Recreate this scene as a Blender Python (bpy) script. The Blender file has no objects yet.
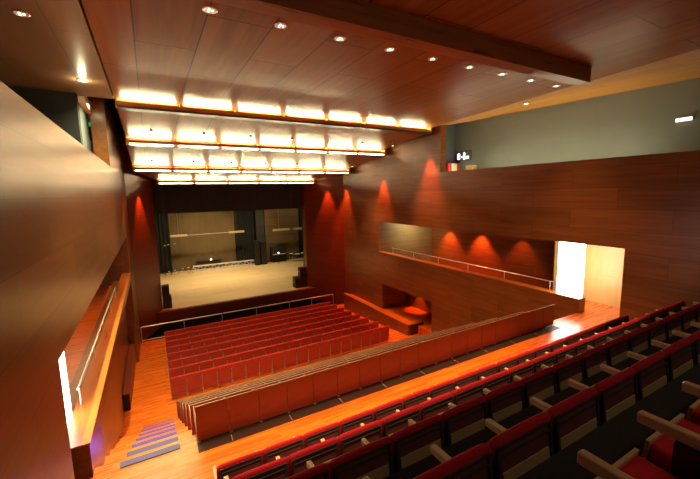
import bpy, bmesh, math, random
from mathutils import Vector, Matrix
random.seed(7)
C = bpy.context.scene.collection
S = bpy.context.scene
ZO = 8.0                      # every height below is measured from the eye; the stalls floor ends up at z = 0

# ------------------------------------------------------------------ camera, world, exposure
YAW, PITCH, ROLL, FPX = math.radians(29.249), math.radians(7.495), math.radians(-1.094), 354.9
fw = Vector((math.sin(YAW)*math.cos(PITCH), math.cos(YAW)*math.cos(PITCH), -math.sin(PITCH)))
rt0 = Vector((math.cos(YAW), -math.sin(YAW), 0)); up0 = rt0.cross(fw)
rt = rt0*math.cos(ROLL) + up0*math.sin(ROLL); up = up0*math.cos(ROLL) - rt0*math.sin(ROLL)
cam = bpy.data.cameras.new('camera'); cam.sensor_width = 36; cam.lens = FPX/700*36
cam.clip_start = .05; cam.clip_end = 200
co = bpy.data.objects.new('camera', cam); C.objects.link(co)
M4 = Matrix((rt, up, -fw)).transposed().to_4x4(); co.matrix_world = M4
S.camera = co
w = bpy.data.worlds.new('world'); S.world = w; w.use_nodes = True
w.node_tree.nodes['Background'].inputs[0].default_value = (.02, .02, .02, 1)
w.node_tree.nodes['Background'].inputs[1].default_value = .2
S.view_settings.view_transform = 'Standard'; S.view_settings.look = 'None'
S.view_settings.gamma = 1; S.view_settings.use_curve_mapping = False
S.view_settings.exposure = 1.28

K_TUBE, K_SLOT, K_DOWN, K_COFF, K_RED, K_STAGE = 120, 8, 150, 290, 620, 900
FLUO = (1, .89, .50); WARM = (1, .62, .30); RED = (1, .17, .03)

def lamp(name, kind, loc, power, col, target=None, size=.1, size_y=None, angle=60, blend=.6, along=None, spread=180):
    l = bpy.data.lights.new(name, kind); l.energy = power; l.color = col
    if kind == 'SPOT':
        l.spot_size = math.radians(angle); l.spot_blend = blend; l.shadow_soft_size = size
    elif kind == 'AREA':
        l.size = size; l.spread = math.radians(spread)
        if size_y: l.shape = 'RECTANGLE'; l.size_y = size_y
    else: l.shadow_soft_size = size
    o = bpy.data.objects.new(name, l); C.objects.link(o); o.location = loc
    if target is not None:
        d = (Vector(target)-Vector(loc)).normalized()
        o.rotation_euler = d.to_track_quat('-Z', 'Y').to_euler()
        if along:                                  # the long side of a strip light
            x = Vector(along); x = (x-d*x.dot(d)).normalized(); z = -d
            o.rotation_euler = Matrix((x, z.cross(x), z)).transposed().to_euler()
    return o

# ------------------------------------------------------------------ materials
def rgba(c): return (c[0], c[1], c[2], 1)
def mat(name, col, rough=.5, metal=0, emit=0, ecol=None, sheen=0, spec=.5, noise=0, nscale=8, bump=0):
    m = bpy.data.materials.new(name); m.use_nodes = True; nt = m.node_tree
    b = nt.nodes['Principled BSDF']
    b.inputs['Base Color'].default_value = rgba(col); b.inputs['Roughness'].default_value = rough
    b.inputs['Metallic'].default_value = metal; b.inputs['Specular IOR Level'].default_value = spec
    if sheen:
        b.inputs['Sheen Weight'].default_value = sheen; b.inputs['Sheen Tint'].default_value = rgba([min(1, c*3+.05) for c in col])
    if emit:
        b.inputs['Emission Color'].default_value = rgba(ecol or col); b.inputs['Emission Strength'].default_value = emit
    if noise:
        tc = nt.nodes.new('ShaderNodeTexCoord'); n = nt.nodes.new('ShaderNodeTexNoise'); n.inputs['Scale'].default_value = nscale
        n.inputs['Detail'].default_value = 4
        nt.links.new(tc.outputs['Object'], n.inputs['Vector'])
        mx = nt.nodes.new('ShaderNodeMix'); mx.data_type = 'RGBA'
        mx.inputs[6].default_value = rgba([c*(1-noise) for c in col]); mx.inputs[7].default_value = rgba([min(1, c*(1+noise)) for c in col])
        nt.links.new(n.outputs['Fac'], mx.inputs[0]); nt.links.new(mx.outputs[2], b.inputs['Base Color'])
        if bump:
            bp = nt.nodes.new('ShaderNodeBump'); bp.inputs['Strength'].default_value = bump
            nt.links.new(n.outputs['Fac'], bp.inputs['Height']); nt.links.new(bp.outputs[0], b.inputs['Normal'])
    return m

def wood(name, c1, c2, u='Y', v='Z', bw=2.4, bh=.6, mortar=.006, rough=.35, grain=(.5, 9), seam=.35, spec=.5, offset=.5, var=.35, rnoise=.1):
    """boards: u runs along the grain, v across it"""
    m = bpy.data.materials.new(name); m.use_nodes = True; nt = m.node_tree; N = nt.nodes; Lk = nt.links
    b = N['Principled BSDF']
    tc = N.new('ShaderNodeTexCoord'); sp = N.new('ShaderNodeSeparateXYZ'); cb = N.new('ShaderNodeCombineXYZ')
    Lk.new(tc.outputs['Object'], sp.inputs[0]); Lk.new(sp.outputs[u], cb.inputs['X']); Lk.new(sp.outputs[v], cb.inputs['Y'])
    w3 = [a for a in 'XYZ' if a not in (u, v)][0]; Lk.new(sp.outputs[w3], cb.inputs['Z'])
    br = N.new('ShaderNodeTexBrick'); br.offset = offset
    br.inputs['Scale'].default_value = 1; br.inputs['Brick Width'].default_value = bw; br.inputs['Row Height'].default_value = bh
    br.inputs['Mortar Size'].default_value = mortar; br.inputs['Mortar Smooth'].default_value = .1; br.inputs['Bias'].default_value = 0
    br.inputs['Color1'].default_value = (0, 0, 0, 1); br.inputs['Color2'].default_value = (1, 1, 1, 1); br.inputs['Mortar'].default_value = (.5, .5, .5, 1)
    Lk.new(cb.outputs[0], br.inputs['Vector'])
    mp = N.new('ShaderNodeMapping'); mp.inputs['Scale'].default_value = (grain[0], grain[1], grain[1]); Lk.new(cb.outputs[0], mp.inputs[0])
    # shift the grain from board to board
    vm = N.new('ShaderNodeVectorMath'); vm.operation = 'MULTIPLY_ADD'; vm.inputs[1].default_value = (7, 7, 7)
    Lk.new(br.outputs['Color'], vm.inputs[0]); Lk.new(mp.outputs[0], vm.inputs[2])
    ns = N.new('ShaderNodeTexNoise'); ns.inputs['Scale'].default_value = 1; ns.inputs['Detail'].default_value = 6; ns.inputs['Roughness'].default_value = .65
    Lk.new(vm.outputs[0], ns.inputs['Vector'])
    ma = N.new('ShaderNodeMath'); ma.operation = 'MULTIPLY_ADD'; ma.inputs[1].default_value = var; 
    sepc = N.new('ShaderNodeSeparateColor'); Lk.new(br.outputs['Color'], sepc.inputs[0]); Lk.new(sepc.outputs[0], ma.inputs[0])
    mb = N.new('ShaderNodeMapRange'); mb.inputs[1].default_value = .3; mb.inputs[2].default_value = .7; mb.inputs[3].default_value = 0; mb.inputs[4].default_value = 1-var
    Lk.new(ns.outputs['Fac'], mb.inputs[0]); Lk.new(mb.outputs[0], ma.inputs[2])
    mx = N.new('ShaderNodeMix'); mx.data_type = 'RGBA'; mx.inputs[6].default_value = rgba(c1); mx.inputs[7].default_value = rgba(c2)
    Lk.new(ma.outputs[0], mx.inputs[0])
    mo = N.new('ShaderNodeMix'); mo.data_type = 'RGBA'; mo.inputs[7].default_value = rgba([c*seam for c in c1])
    Lk.new(br.outputs['Fac'], mo.inputs[0]); Lk.new(mx.outputs[2], mo.inputs[6]); Lk.new(mo.outputs[2], b.inputs['Base Color'])
    rr = N.new('ShaderNodeMapRange'); rr.inputs[3].default_value = rough-rnoise; rr.inputs[4].default_value = rough+rnoise
    Lk.new(ns.outputs['Fac'], rr.inputs[0]); Lk.new(rr.outputs[0], b.inputs['Roughness'])
    b.inputs['Specular IOR Level'].default_value = spec
    return m

M = {}
W1, W2 = (.130, .042, .010), (.30, .108, .027)
M['wall'] = wood('wall_wood', W1, W2, 'Y', 'Z', 2.6, .62, .004, .30, seam=.55, spec=.4, rnoise=.02)
M['wing'] = wood('wing_wood', (.16, .03, .012), (.27, .055, .02), 'X', 'Z', 1.6, .17, .004, .4)
M['ceil'] = wood('ceiling_wood', (.155, .056, .010), (.33, .134, .027), 'Y', 'X', 3.2, 1.05, .012, .36, grain=(.3, 5), spec=.08, rnoise=.03)
M['ceil_out'] = wood('outer_ceiling_wood', (.30, .12, .018), (.52, .25, .045), 'Y', 'X', 4, .5, .006, .4, grain=(.3, 6))
M['floor'] = wood('floor_wood', (.42, .062, .004), (.86, .19, .015), 'X', 'Y', 1.6, .09, .002, .28, grain=(.8, 10), seam=.6)
M['gfloor'] = wood('gallery_floor_wood', (.42, .062, .004), (.86, .19, .015), 'X', 'Y', 1.6, .12, .004, .3, grain=(.8, 10), seam=.45)
M['pale'] = wood('pale_wood', (.50, .27, .08), (.64, .38, .13), 'Z', 'Y', 3, .8, .003, .4, grain=(.5, 5), seam=.7)
M['ledge'] = wood('ledge_wood', (.36, .09, .012), (.58, .17, .028), 'Y', 'X', 3, .5, .003, .3)
M['beam'] = wood('beam_wood', (.30, .10, .03), (.48, .19, .06), 'X', 'Z', 2.5, .5, .002, .4, grain=(.5, 9))
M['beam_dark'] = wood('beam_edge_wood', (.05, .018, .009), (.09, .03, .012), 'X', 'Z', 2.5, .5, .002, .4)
M['panel'] = wood('seat_panel_wood', (.19, .022, .010), (.28, .036, .015), 'X', 'Z', 5, 5, 0, .35, grain=(3, 14))
M['ply'] = mat('plywood_edge', (.34, .20, .09), .5, noise=.2, nscale=30)
M['arm'] = wood('armrest_wood', (.36, .21, .105), (.50, .31, .16), 'Y', 'X', 5, 5, 0, .3, grain=(4, 40))
M['velvet'] = mat('red_velvet', (.27, .004, .010), .85, sheen=.15, spec=.2, noise=.18, nscale=60)
M['velvet2'] = mat('bright_red_velvet', (.40, .008, .010), .85, sheen=.15, spec=.2, noise=.18, nscale=60)
M['maroon'] = mat('maroon_cloth', (.075, .012, .012), .7, noise=.2, nscale=40)
M['frame'] = mat('dark_seat_frame', (.025, .018, .015), .45)
M['tan'] = wood('seat_back_wood', (.24, .145, .07), (.34, .21, .10), 'X', 'Z', 5, 5, 0, .4, grain=(3, 20))
M['metal'] = mat('brushed_steel', (.75, .73, .70), .4, .8, noise=.1, nscale=30)
M['white'] = mat('white_bracket', (.42, .33, .26), .5)
M['black'] = mat('black_paint', (.012, .012, .012), .55, noise=.3, nscale=12)
M['drape'] = mat('black_drape', (.010, .012, .010), .9, noise=.4, nscale=2)
M['dcarpet'] = mat('dark_carpet', (.013, .009, .006), .9, noise=.3, nscale=40)
M['stair'] = mat('violet_stair_carpet', (.07, .05, .28), .8, noise=.3, nscale=50)
M['stair2'] = mat('grey_stair_carpet', (.085, .075, .16), .8, noise=.3, nscale=50)
M['grey'] = mat('grey_plaster', (.17, .19, .16), .7, noise=.12, nscale=1.2)
M['teal'] = mat('grey_green_plaster', (.10, .12, .11), .7, noise=.12, nscale=1.2)
M['lum'] = mat('fluorescent_tube', (1, 1, 1), .5, emit=K_TUBE, ecol=FLUO)
M['slot'] = mat('fluorescent_slot', (1, 1, 1), .5, emit=K_SLOT, ecol=FLUO)
M['bulb'] = mat('lit_lamp_glass', (1, 1, 1), .4, emit=3, ecol=(1, .85, .65))
M['dim'] = mat('lamp_glass', (.6, .5, .42), .25, emit=.1, ecol=(1, .8, .6))
M['glow'] = mat('lit_white_opening', (1, 1, 1), .5, emit=5, ecol=(1, .95, .82))
M['stage'] = wood('stage_floor_wood', (.40, .28, .14), (.56, .41, .21), 'X', 'Y', 2.4, 1.2, .006, .5, grain=(.35, 2.5), seam=.7)
M['gold'] = mat('tan_backcloth', (.15, .10, .042), .85, noise=.25, nscale=.8)
M['batten'] = mat('pale_batten', (.62, .5, .33), .5)
M['chrome'] = mat('aluminium', (.80, .77, .72), .4, .5)
M['cream'] = mat('cream_plastic', (.75, .66, .5), .5)
M['redbox'] = mat('red_plastic', (.5, .04, .03), .5)
M['green'] = mat('green_sign', (.02, .25, .12), .5, emit=.2, ecol=(.05, .6, .3))
M['sign'] = mat('lit_sign', (.8, .75, .9), .5, emit=2.0, ecol=(.85, .78, 1))

# ------------------------------------------------------------------ mesh helpers
def bm_new(): return bmesh.new()
def bx(bm, x0, x1, y0, y1, z0, z1, bev=0, seg=2, T=None):
    r = bmesh.ops.create_cube(bm, size=1)
    vs = r['verts']
    for v in vs: v.co = Vector(((x0+x1)/2+v.co.x*(x1-x0), (y0+y1)/2+v.co.y*(y1-y0), (z0+z1)/2+v.co.z*(z1-z0)))
    if bev:
        es = list({e for v in vs for e in v.link_edges})
        rr = bmesh.ops.bevel(bm, geom=es, offset=bev, segments=seg, affect='EDGES', profile=.6)
        vs = list({v for f in rr['faces'] for v in f.verts} | {v for v in vs if v.is_valid})
    if T is not None:
        for v in vs: v.co = T @ v.co
    return vs
def tube(bm, a, b, r, n=10, r2=None):
    a, b = Vector(a), Vector(b); d = b-a
    res = bmesh.ops.create_cone(bm, cap_ends=True, segments=n, radius1=r, radius2=r if r2 is None else r2, depth=d.length)
    q = d.to_track_quat('Z', 'Y').to_matrix().to_4x4()
    for v in res['verts']: v.co = q @ v.co + (a+b)/2
def prism(bm, prof, axis, a, b):
    """prof: list of 2-D points; axis X -> (y,z), axis Z -> (x,y), axis Y -> (x,z)"""
    def P(p, t): return {'X': (t, p[0], p[1]), 'Z': (p[0], p[1], t), 'Y': (p[0], t, p[1])}[axis]
    lo = [bm.verts.new(P(p, a)) for p in prof]; hi = [bm.verts.new(P(p, b)) for p in prof]
    n = len(prof)
    fs = [bm.faces.new(lo[::-1]), bm.faces.new(hi)] + [bm.faces.new((lo[i], lo[(i+1) % n], hi[(i+1) % n], hi[i])) for i in range(n)]
    bmesh.ops.recalc_face_normals(bm, faces=fs)
def disc(bm, c, r, z0, z1, n=20): tube(bm, (c[0], c[1], z0), (c[0], c[1], z1), r, n)
def obj(name, bm, m, parent=None, smooth=False, loc=None):
    me = bpy.data.meshes.new(name); bm.to_mesh(me); bm.free(); me.materials.append(M[m] if isinstance(m, str) else m)
    if smooth:
        for p in me.polygons: p.use_smooth = True
    o = bpy.data.objects.new(name, me); C.objects.link(o)
    if parent: o.parent = parent
    if loc: o.location = loc
    return o
def tag(o, label, cat, group=None, kind=None):
    o['label'] = label; o['category'] = cat
    if group: o['group'] = group
    if kind: o['kind'] = kind
    return o
def thing(name, label, cat, loc=(0, 0, 0), group=None, rz=0):
    o = bpy.data.objects.new(name, None); C.objects.link(o); o.location = loc; o.rotation_euler.z = rz
    o.empty_display_size = .1
    return tag(o, label, cat, group)
def box_obj(name, b, m, parent=None, bev=0):
    bm = bm_new(); bx(bm, *b, bev=bev); return obj(name, bm, m, parent)
def struct(name, boxes, m, label, cat):
    bm = bm_new()
    for b in boxes: bx(bm, *b)
    return tag(obj(name, bm, m), label, cat, kind='structure')
KIDS = {}
def copy_tree(o, parent=None):
    c = o.copy(); C.objects.link(c)
    if parent: c.parent = parent
    for ch in KIDS[o.name]: copy_tree(ch, c)
    return c
def index_kids():
    KIDS.clear()
    for o in bpy.data.objects: KIDS.setdefault(o.name, [])
    for o in bpy.data.objects:
        if o.parent: KIDS[o.parent.name].append(o)
ORD = 'first second third fourth fifth sixth seventh eighth ninth tenth eleventh twelfth thirteenth fourteenth fifteenth sixteenth seventeenth eighteenth nineteenth twentieth'.split()

XL, XR = -1.02, 11.8          # the two long walls
BOT = -8.6
# ------------------------------------------------------------------ floors
ROWP, ROWN = .95, 7           # raked block
MIDY0, MIDZ0, MIDD = 5.86, -4.0, .485
BAL = [(4.13, -3.175), (3.06+.03, -2.54), (2.14, -1.926), (1.21, -1.375), (.28, -.79)]   # back top: y, z of the balcony rows
SEAT_H = .825
bm = bm_new(); prof = [(-2.5, BOT), (-2.5, -1.0), (.20, -1.0)]
bal_floor = [z-SEAT_H for _, z in BAL]; bal_floor[0] = -4.0
for i in range(4, -1, -1):
    y0 = BAL[i][0]-.08; y1 = BAL[i-1][0]-.08 if i else 4.05
    if i: prof += [(y0, bal_floor[i]), (y1, bal_floor[i])]
prof += [(4.05, BOT)]
prism(bm, prof, 'X', XL, XR)
tag(obj('floor_balcony', bm, 'dcarpet'), 'dark stepped balcony floor under the rows of red seats', 'floor', kind='structure')
struct('floor_walkway', [(XL, XR, 4.05, MIDY0-.05, BOT, -4.0)], 'floor', 'orange wooden walkway between balcony front row and the raked block', 'floor')
bm = bm_new(); prof = [(MIDY0-.05, BOT)]
for i in range(ROWN):
    y0 = MIDY0+.24+ROWP*(i-1) if i else MIDY0-.05; prof += [(y0, MIDZ0-MIDD*i), (MIDY0+.24+ROWP*i, MIDZ0-MIDD*i)]
YE = MIDY0+.24+ROWP*(ROWN-1)
prof += [(YE, BOT)]
prism(bm, prof, 'X', XL-.5, XR)
tag(obj('floor_rake', bm, 'floor'), 'orange wooden tiers stepping down under the folded wood-backed rows', 'floor', kind='structure')
bm = bm_new()
prism(bm, [(YE, BOT), (YE, -7.43), (13.85, -7.43), (20.6, -7.95), (21.4, -8.0), (22.1, -8.0), (22.1, BOT)], 'X', XL-.5, XR+.1)
tag(obj('floor', bm, 'floor'), 'orange plank floor of the stalls in front of the stage', 'floor', kind='structure')

# ------------------------------------------------------------------ walls
LT = XL-.33
struct('wall_left', [(LT, XL, -2.5, 4.88, BOT, 1.0), (LT, XL, 4.88, 19, -1.79, 1.0), (LT, XL, 19, 22.2, BOT, 1.0),
                     (XL-.40, XL, 14.2, 22.2, 1.0, 3.2), (LT, XL, 5.9, 19, -3.8, -3.47), (LT, XL, 4.88, 5.9, BOT, -4.05)],
       'wall', 'long brown wood-panelled side wall with a horizontal gallery slot and white glare near its top', 'wall')
bm = bm_new(); prism(bm, [(XL, 5.9), (XL, 7.0), (-1.36, 14.0), (-1.36, 19.3), (-1.7, 19.3), (-1.7, 5.9)], 'Z', BOT, -3.79)
tag(obj('wall_left_lower', bm, 'wall'), 'wood-panelled lower wall under the orange ledge beside the violet steps', 'wall', kind='structure')
RT = XR+.35
struct('wall_right', [(XR, RT, -2.5, 4.92, BOT, .87), (XR, RT, 4.92, 17.6, -1.74, .87), (XR, RT, 17.6, 22.2, -5.45, .87),
                      (XR, RT, 12.45, 22.2, .87, 3.2), (XR, RT, 4.92, 6.05, BOT, -4.1), (XR, RT, 6.05, 12.9, BOT, -3.55),
                      (XR, RT, 12.9, 17.6, -5.45, -3.55), (XR, RT, 17.2, 22.2, BOT, -5.45)],
       'wall', 'long red-brown wood-panelled side wall with gallery slot, niche and doorway recess', 'wall')
struct('wall_back', [(-4.6, 16.5, -2.9, -2.5, BOT, 4)], 'wall', 'wood wall behind the balcony seats', 'wall')
# splayed wings beside the stage
bm = bm_new(); prism(bm, [(XL-.3, 21.9), (XL, 21.9), (.22, 24.6), (.22, 25.2), (-1.3, 25.2)], 'Z', -8.0, 3.2)
tag(obj('wall_wing_left', bm, 'wing'), 'dark red splayed wood wing between the long glossy wall and the stage opening', 'wall', kind='structure')
bm = bm_new(); prism(bm, [(XR+.3, 21.9), (XR, 21.9), (10.05, 24.7), (10.05, 25.2), (12.6, 25.2)], 'Z', -8.0, 3.2)
tag(obj('wall_wing_right', bm, 'wing'), 'red splayed wood wing beside the tan scenery flat end of the stage', 'wall', kind='structure')

M['strip'] = mat('floor_shade', (.03, .010, .005), .5, spec=.25)  # dark colour paints the seat panels' shade onto the walkway
struct('floor_shade_strip', [(.36, 10.1, 5.62, MIDY0+.235, -4.02, -3.996)], 'strip', 'painted shade strip along the back of the topmost raked row', 'floor')
struct('trim_glints', [(.88+1.026*k, .89+1.026*k, 5.64, 5.8, -3.996, -3.990) for k in range(9)], 'metal', 'thin metal ticks standing in for seam reflections on the shade strip', 'trim')  # ticks imitate panel seams mirrored in the painted shade
# galleries inside the slots
struct('floor_gallery_left', [(-4.6, LT, 5.9, 19.3, -4.6, -3.95)], 'gfloor', 'orange plank floor of the gallery behind the slot by the steps', 'floor')
struct('wall_gallery_left', [(-4.9, -4.6, 4.5, 19.3, -4.6, -1.3), (-4.6, LT, 4.5, 4.8, -4.6, -1.3), (-4.6, LT, 19.0, 19.3, -4.6, -1.3), (-4.6, LT, 5.6, 5.9, -4.6, -1.3)], 'wall', 'wood back wall inside the gallery slot by the steps', 'wall')
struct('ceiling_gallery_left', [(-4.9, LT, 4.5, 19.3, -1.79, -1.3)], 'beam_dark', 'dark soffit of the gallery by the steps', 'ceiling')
struct('floor_gallery_right', [(RT, 16.2, 7.7, 17.9, -5.3, -4.9)], 'gfloor', 'wooden floor of the gallery behind the steel handrail', 'floor')
struct('wall_gallery_right', [(16.0, 16.3, 7.6, 17.9, -5.3, -1.3), (13.75, 16.0, 7.8, 7.9, -5.3, -1.3)], 'wall', 'red-lit back wall inside the gallery slot', 'wall')
struct('wall_gallery_end', [(XR+.01, 16.0, 17.56, 17.9, -5.3, -1.75)], M.setdefault('olive', wood('olive_wood', (.17, .11, .05), (.26, .18, .085), 'X', 'Z', 2, .45, .006, .5)), 'pale olive wood end wall of the gallery slot', 'wall')
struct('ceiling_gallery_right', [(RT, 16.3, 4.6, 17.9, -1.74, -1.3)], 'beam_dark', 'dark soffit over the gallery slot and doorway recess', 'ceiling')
# doorway recess
struct('floor_recess', [(XR, 13.6, 4.9, 6.05, -4.3, -4.0), (RT, 13.6, 6.05, 7.7, -4.3, -4.0)], 'floor', 'orange wooden floor of the doorway recess', 'floor')
struct('wall_recess', [(13.45, 13.75, 4.3, 7.9, -4.3, -1.5), (RT, 13.45, 4.6, 4.92, -4.3, -1.5)], 'pale', 'pale yellow wood wall inside the doorway recess', 'wall')
struct('window_1', [(XR+.22, XR+.3, 6.12, 6.93, -3.55, -1.74)], 'glow', 'glowing white opening standing beside the doorway recess', 'window')
struct('window_2', [(LT-.09, LT-.03, 6.30, 6.97, -3.55, -1.79)], 'glow', 'narrow glowing white opening in the slot above the steps', 'window')
# ledge cappings
struct('trim_2', [(XR-.02, RT, 6.05, 17.6, -3.56, -3.53)], 'ledge', 'pale wooden ledge under the steel gallery handrail', 'trim')
struct('trim_3', [(LT, XL+.015, 5.88, 19, -3.48, -3.455)], 'ledge', 'orange wooden ledge capping the parapet by the steps', 'trim')
# niche with its low platform
struct('wall_niche', [(13.6, 13.9, 12.6, 17.5, -7.6, -5.2), (RT, 13.6, 12.6, 12.9, -7.6, -5.2), (RT, 13.6, 17.2, 17.5, -7.6, -5.2)], 'wall', 'red-lit wood back wall inside the low niche', 'wall')
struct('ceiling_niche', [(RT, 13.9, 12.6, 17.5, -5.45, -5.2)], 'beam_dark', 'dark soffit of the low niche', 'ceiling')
struct('floor_niche', [(11.38, 13.6, 14.0, 17.2, -8.0, -7.0), (11.38, XR, 17.2, 21.0, -8.0, -7.0), (XR, 13.6, 12.9, 14.0, -8.0, -7.0)], 'gfloor', 'bright orange floor of the low niche', 'floor')
# upper side galleries
struct('wall_upper_right', [(14.2, 14.5, -2.5, 14.2, .3, 4.2)], 'grey', 'plain grey-green wall high above the wood panelling', 'wall')
struct('wall_upper_end', [(RT, 14.2, 13.9, 14.2, .3, 4.2)], 'teal', 'grey end wall behind the illuminated sign', 'wall')
struct('floor_upper_right', [(RT, 14.2, -2.5, 14.2, .2, .35)], 'dcarpet', 'floor of the high side passage by the grey wall', 'floor')
struct('wall_upper_left', [(-4.9, -4.6, -2.5, 12.7, .2, 3.4), (-1.56, -1.50, 12.72, 14.4, .35, 3.2), (-4.9, -4.6, 12.7, 17, .2, 3.4), (-4.9, LT, 16.8, 17, .2, 3.4)], 'teal', 'dark grey wall above the glossy side wall', 'wall')
struct('wall_upper_dark', [(-4.6, -1.50, 12.4, 12.7, .2, 3.4)], 'drape', 'nearly black wall end above the glossy side wall', 'wall')
struct('floor_upper_left', [(-4.6, LT, -2.5, 17, .2, .35)], 'dcarpet', 'floor of the high side passage above the glossy wall', 'floor')

# ------------------------------------------------------------------ ceiling
ZC = 2.86
bm = bm_new()
prism(bm, [(-.63, -2.5), (9.3, -2.5), (10.3, 3.0), (11.35, 12.0), (11.35, 13.0), (-.63, 13.0)], 'Z', ZC, ZC+.12)
tag(obj('ceiling', bm, 'ceil'), 'glossy red-brown board ceiling over the balcony', 'ceiling', kind='structure')
# outer strip rising to the grey wall
bm = bm_new()
ins = [(9.3, -2.5), (10.3, 3.0), (11.35, 12.0), (11.35, 13.0)]
vb, vt = [], []
for x, y in ins: vb.append((x, y, ZC+.005)); vt.append((14.4, y, 3.13+(y-4.4)*.036))
vs1 = [bm.verts.new(p) for p in vb]; vs2 = [bm.verts.new(p) for p in vt]
vs3 = [bm.verts.new((p[0], p[1], p[2]+.12)) for p in vb]; vs4 = [bm.verts.new((p[0], p[1], p[2]+.12)) for p in vt]
for i in range(3):
    bm.faces.new((vs1[i], vs1[i+1], vs2[i+1], vs2[i])); bm.faces.new((vs3[i], vs4[i], vs4[i+1], vs3[i+1]))
bm.faces.new((vs1[3], vs3[3], vs4[3], vs2[3])); bm.faces.new((vs1[0], vs2[0], vs4[0], vs3[0]))
tag(obj('ceiling_outer', bm, 'ceil_out'), 'yellow-brown board strip of ceiling against the grey wall', 'ceiling', kind='structure')
struct('ceiling_left', [(-4.9, -.66, -2.5, 12.7, ZC-.03, ZC+.12)], M.setdefault('ceil_l', wood('side_ceiling_wood', (.15, .085, .045), (.22, .13, .07), 'Y', 'X', 4, 1.2, .006, .38, grain=(.3, 4))), 'olive-brown side ceiling strip above the glossy wall', 'ceiling')
struct('ceiling_left_far', [(-4.9, LT, 12.7, 17, ZC-.2, ZC+.1)], 'cream', 'pale corridor ceiling behind the dark pillar', 'ceiling')
# slanting panels between the light troughs
PAN = [((12.98, 2.60), (16.65, 2.28), (-.60, -.58), (11.35, 11.4)),
       ((16.72, 1.98), (20.55, 1.54), (-.58, -.58), (11.4, 11.4)),
       ((20.62, 1.22), (24.1, .99), (-.5, .45), (11.3, 10.6))]
for k, ((ya, za), (yb, zb), (xla, xlb), (xra, xrb)) in enumerate(PAN):
    bm = bm_new()
    pts = [(xla, ya, za), (xra, ya, za), (xrb, yb, zb), (xlb, yb, zb)]
    lo = [bm.verts.new(p) for p in pts]; hi = [bm.verts.new((p[0], p[1], p[2]+.1)) for p in pts]
    fs = [bm.faces.new(lo[::-1]), bm.faces.new(hi)]+[bm.faces.new((lo[i], lo[(i+1) % 4], hi[(i+1) % 4], hi[i])) for i in range(4)]
    bmesh.ops.recalc_face_normals(bm, faces=fs)
    tag(obj('ceiling_panel', bm, 'ceil'), ['slanting ceiling panel just beyond the widest lit beam', 'slanting ceiling panel between the second and third lit beams', 'short slanting ceiling panel next to the stage opening'][k], 'ceiling', kind='structure')
struct('ceiling_shell', [(-5, 17, -2.9, 26, 4.2, 4.4)], 'black', 'black roof void above the wooden ceiling', 'ceiling')
struct('wall_shell', [(16.4, 16.6, -2.9, 26, BOT, 4.3), (-5.1, -4.9, -2.9, 26, BOT, 4.3), (-5, .22, 25.2, 25.4, BOT, 4.3), (10.05, 16.5, 25.2, 25.4, BOT, 4.3)], 'black', 'black outer shell around the hall', 'wall')

# ------------------------------------------------------------------ lit beams in the ceiling
BEAMS = [(12.6, 2.58, -.60, 11.35, 2.86, 7, False, 'widest lit wooden ceiling beam, the one over the balcony ceiling edge'),
         (16.3, 1.96, -.58, 11.40, 2.29, 7, True, 'second lit ceiling beam, between widest beam and the third'),
         (20.2, 1.20, -.56, 11.35, 1.55, 7, True, 'third lit ceiling beam, one before the stage opening'),
         (23.75, .70, .50, 10.45, 1.0, 5, True, 'shortest lit ceiling beam, directly over the stage border')]
for (y, zb, x0, x1, zt, n, slot, label) in BEAMS:
    r = thing('light_beam', label, 'ceiling light', ((x0+x1)/2, y, zb), 'lit ceiling beams')
    hx = (x1-x0)/2; h = zt-zb
    bm = bm_new()
    bx(bm, -hx, hx, -.02 if not slot else 0, .36, 0, .03 if slot else .06)      # shelf
    bx(bm, -hx, hx, .33, .36, .025, h+.0)                            # back board
    obj('shelf', bm, 'beam_dark', r)
    l0, l1 = (.10, .21) if slot else (.06, .175)
    box_obj('front_board', (-hx, hx, -.02, .005, l0, l1), 'beam', r)
    for s in (-1, 1): box_obj('end_board', (s*hx-.02, s*hx+.02, -.02, .36, 0, h-.03), 'beam', r)
    p = 2*hx/n
    for k in range(n+1):
        if 0 < k < n:
            box_obj('divider', (-hx+k*p-.03, -hx+k*p+.03, .0, .34, .025, h-.02), 'beam', r)
        if k < n:
            bm = bm_new(); zc = l1-.03
            tube(bm, (-hx+k*p+.13, .27, zc), (-hx+(k+1)*p-.13, .27, zc), .022, 8)
            t = obj('tube_lamp', bm, 'lum', r)
            if slot: box_obj('slot_lamp', (-hx+k*p+.1, -hx+(k+1)*p-.1, .02, .05, .035, .085), 'slot', r)

bm = bm_new(); bx(bm, -.6, 9.4, 4.9, 5.2, 2.50, 2.87)
tag(obj('ceiling_beam', bm, M.setdefault('downstand', wood('downstand_wood', (.17, .055, .012), (.33, .12, .03), 'X', 'Z', 30, 5, 0, .3, grain=(.5, 8)))), 'long brown downstand beam crossing the balcony ceiling', 'beam', kind='structure')

# ------------------------------------------------------------------ recessed downlights
def downlight_parts(r, lit):
    bm = bm_new(); n = 24
    ring = [(.072, 0), (.105, 0), (.112, -.012), (.07, -.016)]
    for i in range(n):
        pass
    rows = []
    for (rad, z) in ring: rows.append([bm.verts.new((rad*math.cos(2*math.pi*i/n), rad*math.sin(2*math.pi*i/n), z)) for i in range(n)])
    for a in range(4):
        A, B = rows[a], rows[(a+1) % 4]
        for i in range(n): bm.faces.new((A[i], A[(i+1) % n], B[(i+1) % n], B[i]))
    bmesh.ops.recalc_face_normals(bm, faces=bm.faces)
    obj('ring', bm, 'chrome', r, smooth=True)
    bm = bm_new(); disc(bm, (0, 0), .071, -.012, -.002); obj('lens', bm, 'bulb' if lit else 'dim', r)
    bm = bm_new()
    for i in range(3):
        a = i*2.094; disc(bm, (.035*math.cos(a), .035*math.sin(a)), .014, -.02, -.011, 10)
    obj('bulb', bm, 'bulb', r)
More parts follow.
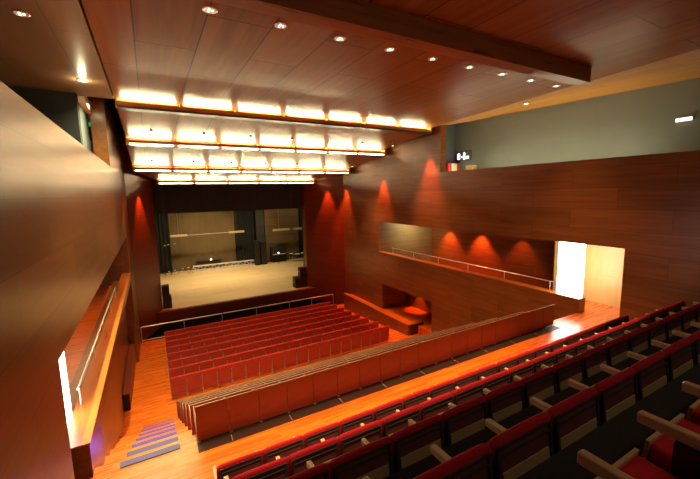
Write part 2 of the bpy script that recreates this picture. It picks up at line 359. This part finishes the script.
r0 = thing('downlight', '', 'ceiling light', (1.06, 6.2, ZC), 'downlights in a row behind the downstand beam')
downlight_parts(r0, False); index_kids()
for k in range(9):
    o = r0 if k == 0 else copy_tree(r0)
    o.location = (1.06+1.14*k, 6.2, ZC if k < 9 else ZC)
    o['label'] = f'round recessed downlight, {ORD[k]} of nine in the ceiling row, counted from glossy wall'
    lamp('spot_light', 'SPOT', (1.06+1.14*k, 6.2, ZC-.05), K_DOWN, WARM, (1.06+1.14*k, 6.25, -5), .06, angle=85, blend=.8)
o = copy_tree(r0); o.location = (-1.48, 7.55, ZC-.03); o['label'] = 'single round downlight in the olive side ceiling over the glossy wall'; o['group'] = 'side ceiling downlights'
o = copy_tree(r0); o.location = (-1.16, 11.0, ZC-.03); o['label'] = 'brightly glaring downlight in the side ceiling beside the dark pillar'; o['group'] = 'side ceiling downlights'
o = copy_tree(r0); o.location = (11.75, 8.2, 2.98); o['label'] = 'lone round downlight in the yellow ceiling strip near the grey wall'; o['group'] = 'side ceiling downlights'
# small hanging spots on the slanting panels
def mini(r):
    bm = bm_new(); tube(bm, (0, 0, 0), (0, 0, -.12), .012, 8); obj('stem', bm, 'metal', r)
    bm = bm_new(); tube(bm, (0, 0, -.11), (0, 0, -.2), .04, 12, .055); obj('lamp_head', bm, 'black', r)
    bm = bm_new(); tube(bm, (0, 0, -.201), (0, 0, -.206), .04, 12); obj('bulb', bm, 'bulb', r)
m0 = thing('spotlight', '', 'ceiling light', (0, 0, 0), 'small hanging spotlights'); mini(m0); index_kids()
q = 0
for (yy, zz, nn, lab) in ((14.4, 2.43, 7, 'panel after the widest beam'), (18.4, 1.73, 7, 'panel between second and third beams')):
    for k in range(nn):
        o = m0 if q == 0 else copy_tree(m0); q += 1
        x = .25+(10.3/(nn-1))*k
        o.location = (x, yy, zz); o['label'] = f'small hanging spotlight, {ORD[k]} of seven across the slanting {lab}'
        lamp('spot_light', 'SPOT', (x, yy, zz-.25), K_COFF, WARM, (x, yy-1.2 if yy > 16 else yy-4.2, -7), .06, angle=75, blend=.8)

# ------------------------------------------------------------------ stage
SZ = -7.05
struct('floor_stage', [(-4, 18, 24.3, 39, -7.35, SZ)], 'stage', 'pale wooden stage floor', 'floor')
struct('trim_4', [(XL, 11.3, 24.0, 24.32, -7.66, SZ+.01)], M.setdefault('fascia', wood('fascia_wood', (.09, .014, .006), (.15, .026, .01), 'X', 'Z', 2, .3, .003, .4)), 'dark red wooden fascia along the stage edge', 'trim')
struct('floor_pit', [(XL, XR, 22.1, 24.6, -8.6, -8.45)], 'black', 'black pit floor between guard rail and stage edge', 'floor')
struct('wall_understage', [(XL, XR, 24.45, 24.7, BOT, -7.3)], 'black', 'black recess under the stage edge', 'wall')
struct('wall_stage', [(-4.3, -4, 25.4, 39, -7.3, 5), (18, 18.3, 25.4, 39, -7.3, 5), (-4.3, 18.3, 38.7, 39, -7.3, 5)], 'drape', 'black walls of the stage house', 'wall')
struct('ceiling_stage', [(-4.3, 18.3, 25.2, 39, 4.8, 5)], 'black', 'black grid above the stage', 'ceiling')
def curtain(name, label, x0, x1, y, z0, z1, m, amp=.06, n=60, cat='curtain'):
    bm = bm_new(); a = []
    for i in range(n+1):
        x = x0+(x1-x0)*i/n; yy = y+amp*math.sin(i*1.9)+amp*.4*math.sin(i*.7)
        a.append((bm.verts.new((x, yy, z0)), bm.verts.new((x, yy, z1)), bm.verts.new((x, yy+.03, z0)), bm.verts.new((x, yy+.03, z1))))
    for i in range(n):
        p, q = a[i], a[i+1]
        for f in ((p[0], q[0], q[1], p[1]), (p[2], p[3], q[3], q[2]), (p[0], p[2], q[2], q[0]), (p[1], q[1], q[3], p[3])): bm.faces.new(f)
    for p in (a[0], a[-1]): bm.faces.new((p[0], p[1], p[3], p[2]))
    bmesh.ops.recalc_face_normals(bm, faces=bm.faces)
    return tag(obj(name, bm, m, smooth=False), label, cat)
curtain('border_curtain', 'wide black border drape across the top of the stage opening', .2, 10.1, 25.35, -1.09, 1.2, M.setdefault('border', mat('border_drape', (.045, .085, .07), .9)), .02)
curtain('back_curtain', 'tan backcloth hanging behind the truss', 1.4, 7.25, 36.6, SZ+.02, .5, 'gold', .015, 40)
curtain('leg_curtain', 'black leg drape between side wing and tan backcloth', -1.5, 1.38, 36.4, SZ+.02, .5, 'drape', .08, 30)
curtain('leg_curtain', 'black leg drape between tan backcloth and tall black cabinets', 7.28, 9.2, 36.5, SZ+.02, .5, 'drape', .06, 24)
r = thing('scenery_flat', 'tall tan scenery flat behind the black case', 'scenery', (12.2, 36.3, SZ))
bm = bm_new()
for k in range(8): bx(bm, -1.95, 1.7, 0, .06, .01+k*.93, .92+k*.93)
obj('face', bm, 'gold', r)
bm = bm_new(); [bx(bm, x, x+.08, .07, .15, 0, 7.4) for x in (-1.9, -.2, 1.6)]; obj('brace', bm, 'black', r)
r = thing('scenery_tower', 'dark panelled scenery tower next to the tan flat', 'scenery', (9.75, 36.3, SZ))
bm = bm_new()
for k in range(8): bx(bm, -.42, .42, 0, .5, .01+k*.93, .91+k*.93)
obj('face', bm, M.setdefault('towerg', mat('dark_grey_panel', (.05, .052, .046), .6)), r)
box_obj('frame', (-.45, .45, .05, .48, 0, 7.4), 'black', r)
curtain('leg_curtain', 'black leg drape at the far side of the tan scenery flat', 13.9, 16, 36.5, SZ+.02, .5, 'drape', .06, 24)
# battens
r = thing('batten', 'long flown lighting batten with pale strips above the backcloth foot', 'batten', (4.7, 35.8, -3.6))
bm = bm_new(); tube(bm, (-3.3, 0, -.02), (3.3, 0, .02), .02, 8); obj('pipe', bm, 'metal', r)
for (a, b) in ((-3.3, -1.9), (1.85, 3.3)): box_obj('strip_light', (a, b, -.06, .06, -.1, .1), 'batten', r, .015)
for x in (-2.6, 2.5):
    bm = bm_new(); tube(bm, (x, 0, 0), (x, 0, 8.3), .008, 6); obj('cable', bm, 'metal', r)
r = thing('batten', 'shorter flown batten with pale strips in front of the tan flat', 'batten', (12.5, 35.6, -3.68))
bm = bm_new(); tube(bm, (-1.7, 0, 0), (1.9, 0, 0), .02, 8); obj('pipe', bm, 'metal', r)
for (a, b) in ((-1.65, .15), (.62, 1.9)): box_obj('strip_light', (a, b, -.06, .06, -.11, .11), 'batten', r, .015)
for x in (-1, 1.2):
    bm = bm_new(); tube(bm, (x, 0, 0), (x, 0, 8.3), .008, 6); obj('cable', bm, 'metal', r)
# truss lying on the floor
r = thing('truss', 'long silver lattice truss lying at the back of the stage', 'truss', (3.1, 35.7, SZ))
bm = bm_new(); Lx = 6.2
for (y, z) in ((0, .04), (0, .44), (.4, .04), (.4, .44)): tube(bm, (0, y, z), (Lx, y, z), .034, 8)
obj('chord', bm, 'chrome', r)
bm = bm_new(); n = 20
for k in range(n):
    a, b = Lx*k/n, Lx*(k+1)/n; z0, z1 = (.04, .44) if k % 2 else (.44, .04)
    for y in (0, .4): tube(bm, (a, y, z0), (b, y, z1), .02, 6)
    for z in (.04, .44): tube(bm, (a, 0 if k % 2 else .4, z), (b, .4 if k % 2 else 0, z), .02, 6)
obj('lattice', bm, 'chrome', r)
# bench with a small work lamp
r = thing('bench', 'low black bench with small lit lamp in front of the tan backcloth', 'bench', (4.6, 36.42, SZ))
box_obj('top', (-1.15, 1.15, -.14, .14, .66, .80), 'black', r, .01)
for x in (-1.0, 1.0): box_obj('leg', (x-.04, x+.04, -.1, .1, 0, .66), 'black', r)
bm = bm_new(); bmesh.ops.create_uvsphere(bm, u_segments=10, v_segments=8, radius=.07)
for v in bm.verts: v.co += Vector((.2, -.1, .88))
obj('lamp', bm, 'bulb', r)
# microphone stands
def micstand(x, y, h, label, boom=.25):
    r = thing('microphone_stand', label, 'microphone stand', (x, y, SZ), 'microphone stands at the stage side')
    bm = bm_new()
    for k in range(3):
        a = k*2.094+.3; tube(bm, (0, 0, .22), (.28*math.cos(a), .28*math.sin(a), .012), .012, 6)
    obj('tripod', bm, 'black', r)
    bm = bm_new(); tube(bm, (0, 0, .2), (0, 0, h), .014, 8); obj('pole', bm, 'black', r)
    bm = bm_new(); tube(bm, (0, 0, h), (boom, -.1, h+.12), .01, 6); obj('boom', bm, 'black', r)
    bm = bm_new(); tube(bm, (boom, -.1, h+.12), (boom+.14, -.15, h+.15), .03, 10, .04); obj('microphone', bm, 'chrome', r)
for k, (x, y, h) in enumerate(((.55, 35.2, 2.6), (.85, 35.6, 2.6), (1.35, 35.5, 2.65))):
    micstand(x, y, h, f'tall black microphone stand, {ORD[k]} of three counted from wing')
for k, (x, y) in enumerate(((.75, 34.6), (1.25, 34.9), (1.9, 35.3), (2.4, 35.6), (2.75, 34.9))):
    micstand(x, y, .35, f'short floor microphone stand, {ORD[k]} of five between tall stands and the truss', .2)
# tall black cabinets, case, drums
def cab(name, label, x, y, w, d, h, z=SZ, cat='loudspeaker', rz=0, grille=True):
    r = thing(name, label, cat, (x, y, z), None, rz)
    box_obj('cabinet', (-w/2, w/2, -d/2, d/2, .0, h), 'black', r, .02)
    if grille:
        bm = bm_new(); bx(bm, -w/2+.04, w/2-.04, -d/2-.015, -d/2, .05, h-.05, .006); obj('grille', bm, M.setdefault('grille', mat('speaker_grille', (.03, .03, .03), .4, .3, noise=.5, nscale=120)), r)
        bm = bm_new(); [bx(bm, s*(w/2)-.01, s*(w/2)+.012, -.09, .09, h*.5, h*.5+.05, .005) for s in (-1, 1)]; obj('handle', bm, 'metal', r)
    return r
cab('tall_loudspeaker', 'tall grey-black loudspeaker column beside the scenery tower', 9.05, 35.4, .5, .5, 2.5)
cab('equipment_rack', 'tall black equipment rack at the foot of the scenery tower', 9.7, 35.45, .55, .55, 2.3, cat='equipment rack')
cab('loudspeaker', 'lower black loudspeaker of the stack by the long glossy wall side', .50, 24.95, .5, .55, .78)
cab('loudspeaker', 'upper black loudspeaker of the stack by the long glossy wall side', .45, 24.95, .42, .5, .68, SZ+.785)
cab('loudspeaker', 'lower wide black loudspeaker of the stack by the niche wall side', 9.54, 25.0, .95, .6, .80)
cab('loudspeaker', 'upper black loudspeaker of the stack by the niche wall side', 9.76, 25.02, .5, .5, .68, SZ+.805)
r = thing('upright_piano', 'black upright piano case before the tan scenery flat', 'piano', (11.4, 35.7, SZ))
box_obj('case', (-.8, .8, 0, .5, 0, 1.55), 'black', r, .02)
box_obj('key_shelf', (-.75, .75, -.28, 0, .72, .84), 'black', r, .01)
box_obj('keyboard', (-.68, .68, -.26, -.05, .842, .86), 'cream', r)
for s in (-.68, .68): box_obj('leg', (s-.04, s+.04, -.25, -.17, 0, .72), 'black', r)
r = thing('work_lamp', 'small bright work lamp near the piano keyboard', 'lamp', (11.2, 35.15, SZ))
bm = bm_new(); disc(bm, (0, 0), .12, 0, .02); tube(bm, (0, 0, 0), (0, 0, 1.0), .012, 6); obj('stand', bm, 'black', r)
bm = bm_new(); bmesh.ops.create_uvsphere(bm, u_segments=10, v_segments=8, radius=.07)
for v in bm.verts: v.co.z += 1.05
obj('bulb', bm, 'bulb', r)
def drum(name, label, x, y, rr, h, z, rot):
    r = thing(name, label, 'drum', (x, y, z), 'drum kit pieces')
    bm = bm_new(); tube(bm, (0, 0, 0), (0, 0, h), rr, 18); o = obj('shell', bm, 'black', r)
    bm = bm_new(); tube(bm, (0, 0, h), (0, 0, h+.015), rr*1.03, 18); obj('head', bm, 'cream', r)
    bm = bm_new(); [tube(bm, (rr*.8*math.cos(a), rr*.8*math.sin(a), 0), (rr*1.1*math.cos(a), rr*1.1*math.sin(a), -(z-SZ)), .012, 6) for a in (.5, 2.6, 4.7)]
    obj('leg', bm, 'chrome', r)
drum('drum', 'small black drum nearest the piano case', 12.6, 35.2, .22, .25, SZ+.55, 0)
drum('drum', 'middle black drum of the kit before the tan flat', 13.2, 35.0, .26, .35, SZ+.4, 0)
drum('drum', 'larger black drum at the wing end of the kit', 13.75, 34.7, .28, .4, SZ+.45, 0)

# ------------------------------------------------------------------ rails
r = thing('guard_rail', 'steel guard rail in front of the first stalls row', 'railing', (0, 22.0, -8.0))
bm = bm_new()
for (a, b) in ((-.95, 3.3), (3.36, 7.6), (7.66, 10.85)): tube(bm, (a, 0, .88), (b, 0, .88), .034, 10); tube(bm, (a, 0, .12), (b, 0, .12), .014, 8)
obj('rail', bm, 'metal', r)
for x in (-.95, 1.2, 3.3, 5.4, 7.6, 9.2, 10.85):
    bm = bm_new(); tube(bm, (x, 0, .0), (x, 0, .88), .018, 8); obj('post', bm, 'metal', r)
def hand(x, y0, y1, z, zf, label, n):
    r = thing('handrail', label, 'railing', (x, 0, zf))
    bm = bm_new(); tube(bm, (0, y0, z-zf), (0, y1, z-zf), .02, 10); obj('rail', bm, 'metal', r)
    for k in range(n):
        y = y0+.1+(y1-y0-.2)*k/(n-1)
        bm = bm_new(); tube(bm, (0, y, 0), (0, y, z-zf), .012, 8); obj('post', bm, 'metal', r)
hand(12.08, 7.1, 16.6, -3.22, -3.53, 'slim steel handrail along the gallery ledge beside the white opening', 6)
hand(-1.27, 7.0, 14.5, -3.12, -3.455, 'slim steel handrail on the orange ledge above the steps', 5)

# ------------------------------------------------------------------ low parapets
r = thing('parapet', 'low red-brown parapet box in front of the lit niche', 'parapet', (11.29, 17.5, -8.0))
box_obj('front_panel', (-.09, .09, -3.5, 3.5, 0, 1.10), 'wall', r)
box_obj('coping', (-.11, .12, -3.52, 3.52, 1.10, 1.14), 'ledge', r)
box_obj('end_panel', (.07, .9, -3.58, -3.505, 0, 1.13), 'beam_dark', r)
r = thing('parapet', 'low dark parapet end against the wall beneath the orange ledge', 'parapet', (-1.24, 16.75, -8.0))
box_obj('front_panel', (-.105, .085, -2.7, 2.2, 0, 1.16), 'wing', r)
box_obj('end_panel', (-.11, .09, -2.75, -2.7, .5, 1.16), 'black', r)

# ------------------------------------------------------------------ stairs
r = thing('staircase', 'violet carpeted steps descending beside the raked rows', 'stairs', (-.3, MIDY0, MIDZ0))
for k in range(ROWN):
    y1 = .24+ROWP*k; y0 = y1-ROWP+.3 if k else .02; z = -MIDD*k
    box_obj('tread', (-.40, .42, y0, y1-.085, z, z+.015), 'stair2' if k < 2 else 'stair', r)

# ------------------------------------------------------------------ seats
def balcony_seat():
    r = thing('balcony_seat', '', 'seat')
    # red backrest: crowned top, padded, leaning back
    bm = bm_new(); Wd, nx = .2735, 14; prof = [(.0, .36), (-.038, .60), (-.058, .76), (-.055, .80), (-.035, .823), (-.012, .812), (.0, .76), (.035, .58), (.06, .36)]
    rows = []
    for i in range(nx+1):
        t = -1+2*i/nx; x = Wd*t; e = abs(t)**6
        rows.append([bm.verts.new((x, y*(1-.12*e), z-.016*abs(t)**16*(z > .7)-(.004*t*t if z > .7 else 0))) for (y, z) in prof])
    for i in range(nx):
        for j in range(len(prof)-1): bm.faces.new((rows[i][j], rows[i+1][j], rows[i+1][j+1], rows[i][j+1]))
        bm.faces.new((rows[i][-1], rows[i+1][-1], rows[i+1][0], rows[i][0]))
    bm.faces.new(rows[0]); bm.faces.new(rows[-1])
    bmesh.ops.recalc_face_normals(bm, faces=bm.faces)
    obj('backrest', bm, 'velvet', r, smooth=True)
    T = Matrix.Translation((0, -.028, .76)) @ Matrix.Rotation(math.radians(-7), 4, 'X')
    bm = bm_new(); bx(bm, -.235, .235, -.03, .0, -.46, .01, .006, T=T); sh = obj('back_shell', bm, 'maroon', r)
    bm = bm_new(); bx(bm, -.215, .215, -.038, -.028, -.255, -.14, .003, T=T); obj('wood_panel', bm, 'tan', sh)
    bm = bm_new()
    for (x0, x1, z0, z1) in ((-.245, .245, .0, .014), (-.235, .235, -.045, -.035), (-.245, .245, -.285, -.262), (-.252, -.226, -.46, .01), (.226, .252, -.46, .01)): bx(bm, x0, x1, -.042, -.026, z0, z1, .003, T=T)
    obj('back_frame', bm, 'frame', sh)
    # tipped seat with a pale front edge
    T = Matrix.Translation((0, .06, .20)) @ Matrix.Rotation(math.radians(5), 4, 'X')
    bm = bm_new(); bx(bm, -.215, .215, 0, .36, -.03, .07, .03, 3, T=T); sq = obj('seat', bm, 'velvet2', r, smooth=True)
    bm = bm_new(); bx(bm, -.22, .22, .352, .372, -.03, .085, .004, T=T); obj('seat_edge', bm, 'arm', sq)
    add_arm(r, -.250)
    return r
def add_arm(r, x):
    bm = bm_new(); bx(bm, x-.024, x+.024, .02, .45, .418, .475, .012, 3); obj('armrest', bm, 'arm', r)
    bm = bm_new(); bx(bm, x-.02, x+.02, .02, .30, .0, .405, .006); bx(bm, x-.025, x+.025, -.03, .34, 0, .02); obj('leg', bm, 'frame', r)

base = balcony_seat(); index_kids()
PB = .55; used = False
bal_rows = [(0, 0, 18, 'front balcony row'), (1, 0, 18, 'second balcony row'), (2, 0, 18, 'third balcony row'), (3, 0, 13, 'fourth balcony row'), (4, 1, 7, 'rearmost balcony row in view')]
for (i, k0, k1, lab) in bal_rows:
    for k in range(k0, k1):
        o = base if not used else copy_tree(base); used = True
        o.location = (.44+PB*(k+.5), BAL[i][0]+.03, bal_floor[i])
        o['label'] = f'red velvet tip-up seat, {ORD[k]} from the step aisle, {lab}'
        o['group'] = 'red tip-up seats of the balcony'
        if k == 17: add_arm(o, .250)

def mid_seat():
    r = thing('folding_seat', '', 'seat'); hw = PM/2-.004
    bm = bm_new(); bx(bm, -hw, hw, 0, .022, .04, .628); obj('back_panel', bm, 'panel', r)
    bm = bm_new(); bx(bm, -hw, hw, -.001, .024, .6285, .64); obj('top_edge', bm, M.setdefault('edge', mat('panel_edge', (.24, .13, .065), .5, noise=.2, nscale=30)), r)
    bm = bm_new(); bx(bm, -hw+.01, hw-.01, .03, .10, .32, .60, .015); obj('back_cushion', bm, 'velvet', r)
    bm = bm_new(); bx(bm, -hw+.016, hw-.016, .11, .47, .155, .36, .03); sq = obj('seat', bm, 'velvet', r)
    bm = bm_new(); bx(bm, -hw+.014, hw-.014, .05, .48, .13, .15, .004)
    for sx in (-1, 1): bx(bm, sx*(hw-.007)-.007, sx*(hw-.007)+.007, .05, .48, .13, .40, .004)
    obj('seat_shell', bm, 'ply', sq)
    bm = bm_new(); tube(bm, (-hw+.02, .03, .0), (-hw+.02, .12, .22), .016, 8); bx(bm, -hw, -hw+.045, .0, .16, 0, .025, .006); obj('foot', bm, M.setdefault('footm', mat('dull_steel', (.35, .32, .29), .5, .6)), r)
    return r
PM = .513
base = mid_seat(); index_kids(); used = False
for i in range(ROWN):
    xl = .37-.022*i
    for k in range(19):
        o = base if not used else copy_tree(base); used = True
        o.location = (xl+PM*(k+.5), MIDY0+ROWP*i, MIDZ0-MIDD*i)
        rowl = ['topmost raked row by the walkway', 'second raked row from the walkway', 'third raked row from the walkway', 'fourth raked row from the walkway', 'fifth raked row from the walkway', 'sixth raked row from the walkway', 'lowest raked row'][i]
        o['label'] = f'wood-backed folded seat, {ORD[k]} from the violet steps, {rowl}'
        o['group'] = 'wood-backed folded seats of the raked block'

PS = .543
def stall_seat():
    r = thing('stall_seat', '', 'seat'); hw = PS/2-.012
    T = Matrix.Translation((0, 0, .15)) @ Matrix.Rotation(math.radians(5), 4, 'X') @ Matrix.Translation((0, 0, -.15))
    bm = bm_new(); bx(bm, -hw, hw, .0, .02, .17, .84, .004, T=T); obj('back_panel', bm, M.setdefault('panel_s', wood('stall_panel_wood', (.33, .036, .018), (.44, .055, .025), 'X', 'Z', 5, 5, 0, .4, grain=(3, 14))), r)
    bm = bm_new(); bx(bm, -hw+.005, hw-.005, .021, .085, .40, .855, .02, 3, T=T); obj('backrest', bm, 'velvet2', r)
    bm = bm_new(); bx(bm, -hw+.03, hw-.03, .13, .22, .28, .68, .025, 3, T=T); obj('seat', bm, 'velvet2', r)
    bm = bm_new(); bx(bm, -hw+.02, hw-.02, -.02, .05, .07, .15, .01); obj('foot_bar', bm, M['panel_s'], r)
    bm = bm_new(); bx(bm, -hw-.010, -hw+.002, -.012, .03, .20, .66, T=T); bx(bm, -hw-.010, -hw+.02, -.02, .25, 0, .2); obj('bracket', bm, 'white', r)
    bm = bm_new(); bx(bm, -hw-.010, -hw+.03, .06, .36, .50, .55, .008); obj('armrest', bm, 'panel', r)
    return r
base = stall_seat(); index_kids(); used = False
for j in range(8):
    y = 13.9+.943*j; fz = -7.43-.52*(y-13.85)/6.75
    for k in range(18):
        o = base if not used else copy_tree(base); used = True
        o.location = (.13+PS*(k+.5), y, fz)
        rowl = ['rear stalls row', 'second stalls row from the rear', 'third stalls row from the rear', 'fourth stalls row from the rear', 'fourth stalls row from the stage', 'third stalls row from the stage', 'second stalls row from the stage', 'front stalls row by the guard rail'][j]
        o['label'] = f'red seat, {ORD[k]} from violet step side, {rowl}'
        o['group'] = 'red seats of the stalls'

# ------------------------------------------------------------------ small things in the upper galleries
r = thing('emergency_lamp', 'white emergency light box fixed on the grey wall', 'lamp', (14.15, 4.66, 1.99))
box_obj('housing', (-.0, .04, -.2, .2, -.055, .055), 'cream', r, .01); box_obj('diffuser', (-.03, .0, -.19, .19, -.05, .05), M.setdefault('emg', mat('lit_diffuser', (.9, .85, .75), .4, emit=.9, ecol=(1, .93, .8))), r, .008)
r = thing('exit_sign', 'small lit white pictogram sign on the grey wall', 'sign', (14.17, 13.3, 1.72))
box_obj('plate', (0, .03, -.5, .5, -.22, .28), 'teal', r)
for (y0, y1, z0, z1) in ((.22, .36, -.12, .17), (-.12, -.04, -.15, .2), (-.02, .10, -.05, .02), (-.36, -.2, -.12, .0)): box_obj('pictogram', (-.015, .0, y0, y1, z0, z1), 'sign', r)
r = thing('first_aid_box', 'red and white box behind the panelling edge under the lit sign', 'box', (13.65, 13.5, .35))
box_obj('case', (-.42, .42, -.1, .1, .45, 1.05), 'redbox', r, .01); box_obj('front_plate', (-.18, .2, -.115, -.1, .5, 1.02), 'cream', r); box_obj('stand', (-.2, .2, -.08, .08, 0, .45), 'black', r)
r = thing('wall_box', 'small beige box at the foot of the grey wall', 'box', (13.6, 12.25, .35))
box_obj('body', (-.15, .15, -.2, .2, 0, .80), 'tan', r, .01); box_obj('lid', (-.16, .16, -.21, .21, .80, .84), 'arm', r)
r = thing('corridor_cabinet', 'cream cabinet with a red panel behind the dark pillar', 'cabinet', (-1.68, 16.5, .35))
box_obj('body', (-.22, .22, -.15, .15, 0, 1.75), 'cream', r, .01); box_obj('red_panel', (-.2, .2, -.17, -.15, 1.72, 2.15), 'redbox', r)
r = thing('exit_sign', 'green lit exit sign behind the dark pillar', 'sign', (-1.62, 15.6, 2.55))
box_obj('plate', (-.2, .2, 0, .03, -.06, .06), 'green', r); box_obj('frame', (-.22, .22, .03, .06, -.08, .08), 'cream', r)

# ------------------------------------------------------------------ lights of the place, with added fill lights
def washer(x, y, z, tx, ty, tz, p, ang=46):
    lamp('wall_washer', 'SPOT', (x, y, z), p, RED, (tx, ty, tz), .04, angle=ang, blend=.7)
for (y, za) in ((13.1, 1.5), (17.0, .7), (21.4, .2)):
    washer(XR-.40, y, za+1.0, XR-.18, y, -8, K_RED*1.3)
washer(10.85, 22.8, .9, 11.05, 23.0, -8, K_RED*.8)
washer(-.25, 22.9, .7, -.40, 23.1, -8, K_RED*.8)
for y, kk in ((15.9, 1), (13.5, 1), (11.0, .25)): washer(15.5, y, -1.95, 15.75, y, -5, K_RED*.5*kk, 80)
for y in (15.9,): washer(13.3, y, -5.5, 13.35, y, -8, K_RED*.16, 62)
lamp('gallery_light', 'AREA', (14, 16.4, -1.8), 25, FLUO, (14.2, 17.6, -3.2), 1.2, .2)
lamp('gallery_light', 'AREA', (-2.6, 12, -1.85), 35, WARM, (-2.5, 12, -5), 8, 1, along=(0, 1, 0))
lamp('recess_light', 'AREA', (12.6, 5.5, -1.8), 4, (1, .80, .45), (12.9, 5.5, -4), .8, .6)
lamp('upper_light', 'AREA', (13.2, 9.3, .45), 85, (1, .86, .55), (12.9, 9.3, 3), 8, .3, along=(0, 1, 0))
lamp('upper_light', 'AREA', (-1.3, 13.4, 2.75), 4, FLUO, (-1.7, 13.6, 1), .3, .3)
lamp('side_spot', 'SPOT', (-1.16, 11.0, ZC-.1), 250, FLUO, (-1.0, 11.0, -3), .05, angle=100, blend=.8)
for (x, y) in ((2, 28), (5, 28), (8, 28), (2, 33), (5, 33), (8.2, 33)):
    lamp('stage_light', 'SPOT', (x, y, 3.5), K_STAGE, (1, .76, .42), (x, y+.8, -7), .3, angle=75, blend=.7)
for x in (.9, 2.2, 3.5, 4.8, 6.1, 7.4): lamp('spot_light', 'SPOT', (x, 2.2, ZC-.02), 950, WARM, (x+.2, 4.15, -3.1), .08, angle=30, blend=.9)  # spots added out of view to brighten the front balcony row
lamp('rear_fill', 'AREA', (4.8, -1.7, 2.78), 28, (1, .88, .58), (5.2, 3, -3), 7, .5, along=(1, 0, 0))  # unseen area light added behind the balcony to lift the seat backs
lamp('wall_fill', 'AREA', (-.78, 9.4, 2.80), 270, (1, .96, .56), (-1.02, 9.4, 1.2), 8, .08, along=(0, 1, 0), spread=120)  # added strip brightening the glossy wall, spread narrowed so it stays unseen
lamp('stage_light', 'SPOT', (12, 33, 3), K_STAGE*.35, (1, .75, .4), (12.2, 36.3, -4), .3, angle=60, blend=.7)
lamp('stage_light', 'SPOT', (4.5, 33, 3), K_STAGE*.32, (1, .75, .4), (4.5, 36.5, -4.5), .3, angle=48, blend=.7)
lamp('violet_fill', 'SPOT', (-.2, 7.7, -4.6), 14, (.35, .15, 1), (-1.02, 6.9, -4.1), .1, angle=55, blend=1)  # added violet glow on the lower wall, no fixture there
lamp('ceiling_glare', 'POINT', (-1.16, 11.0, ZC-.16), 9, FLUO, size=.04)

for o in C.objects:
    if o.parent is None: o.location.z += ZO
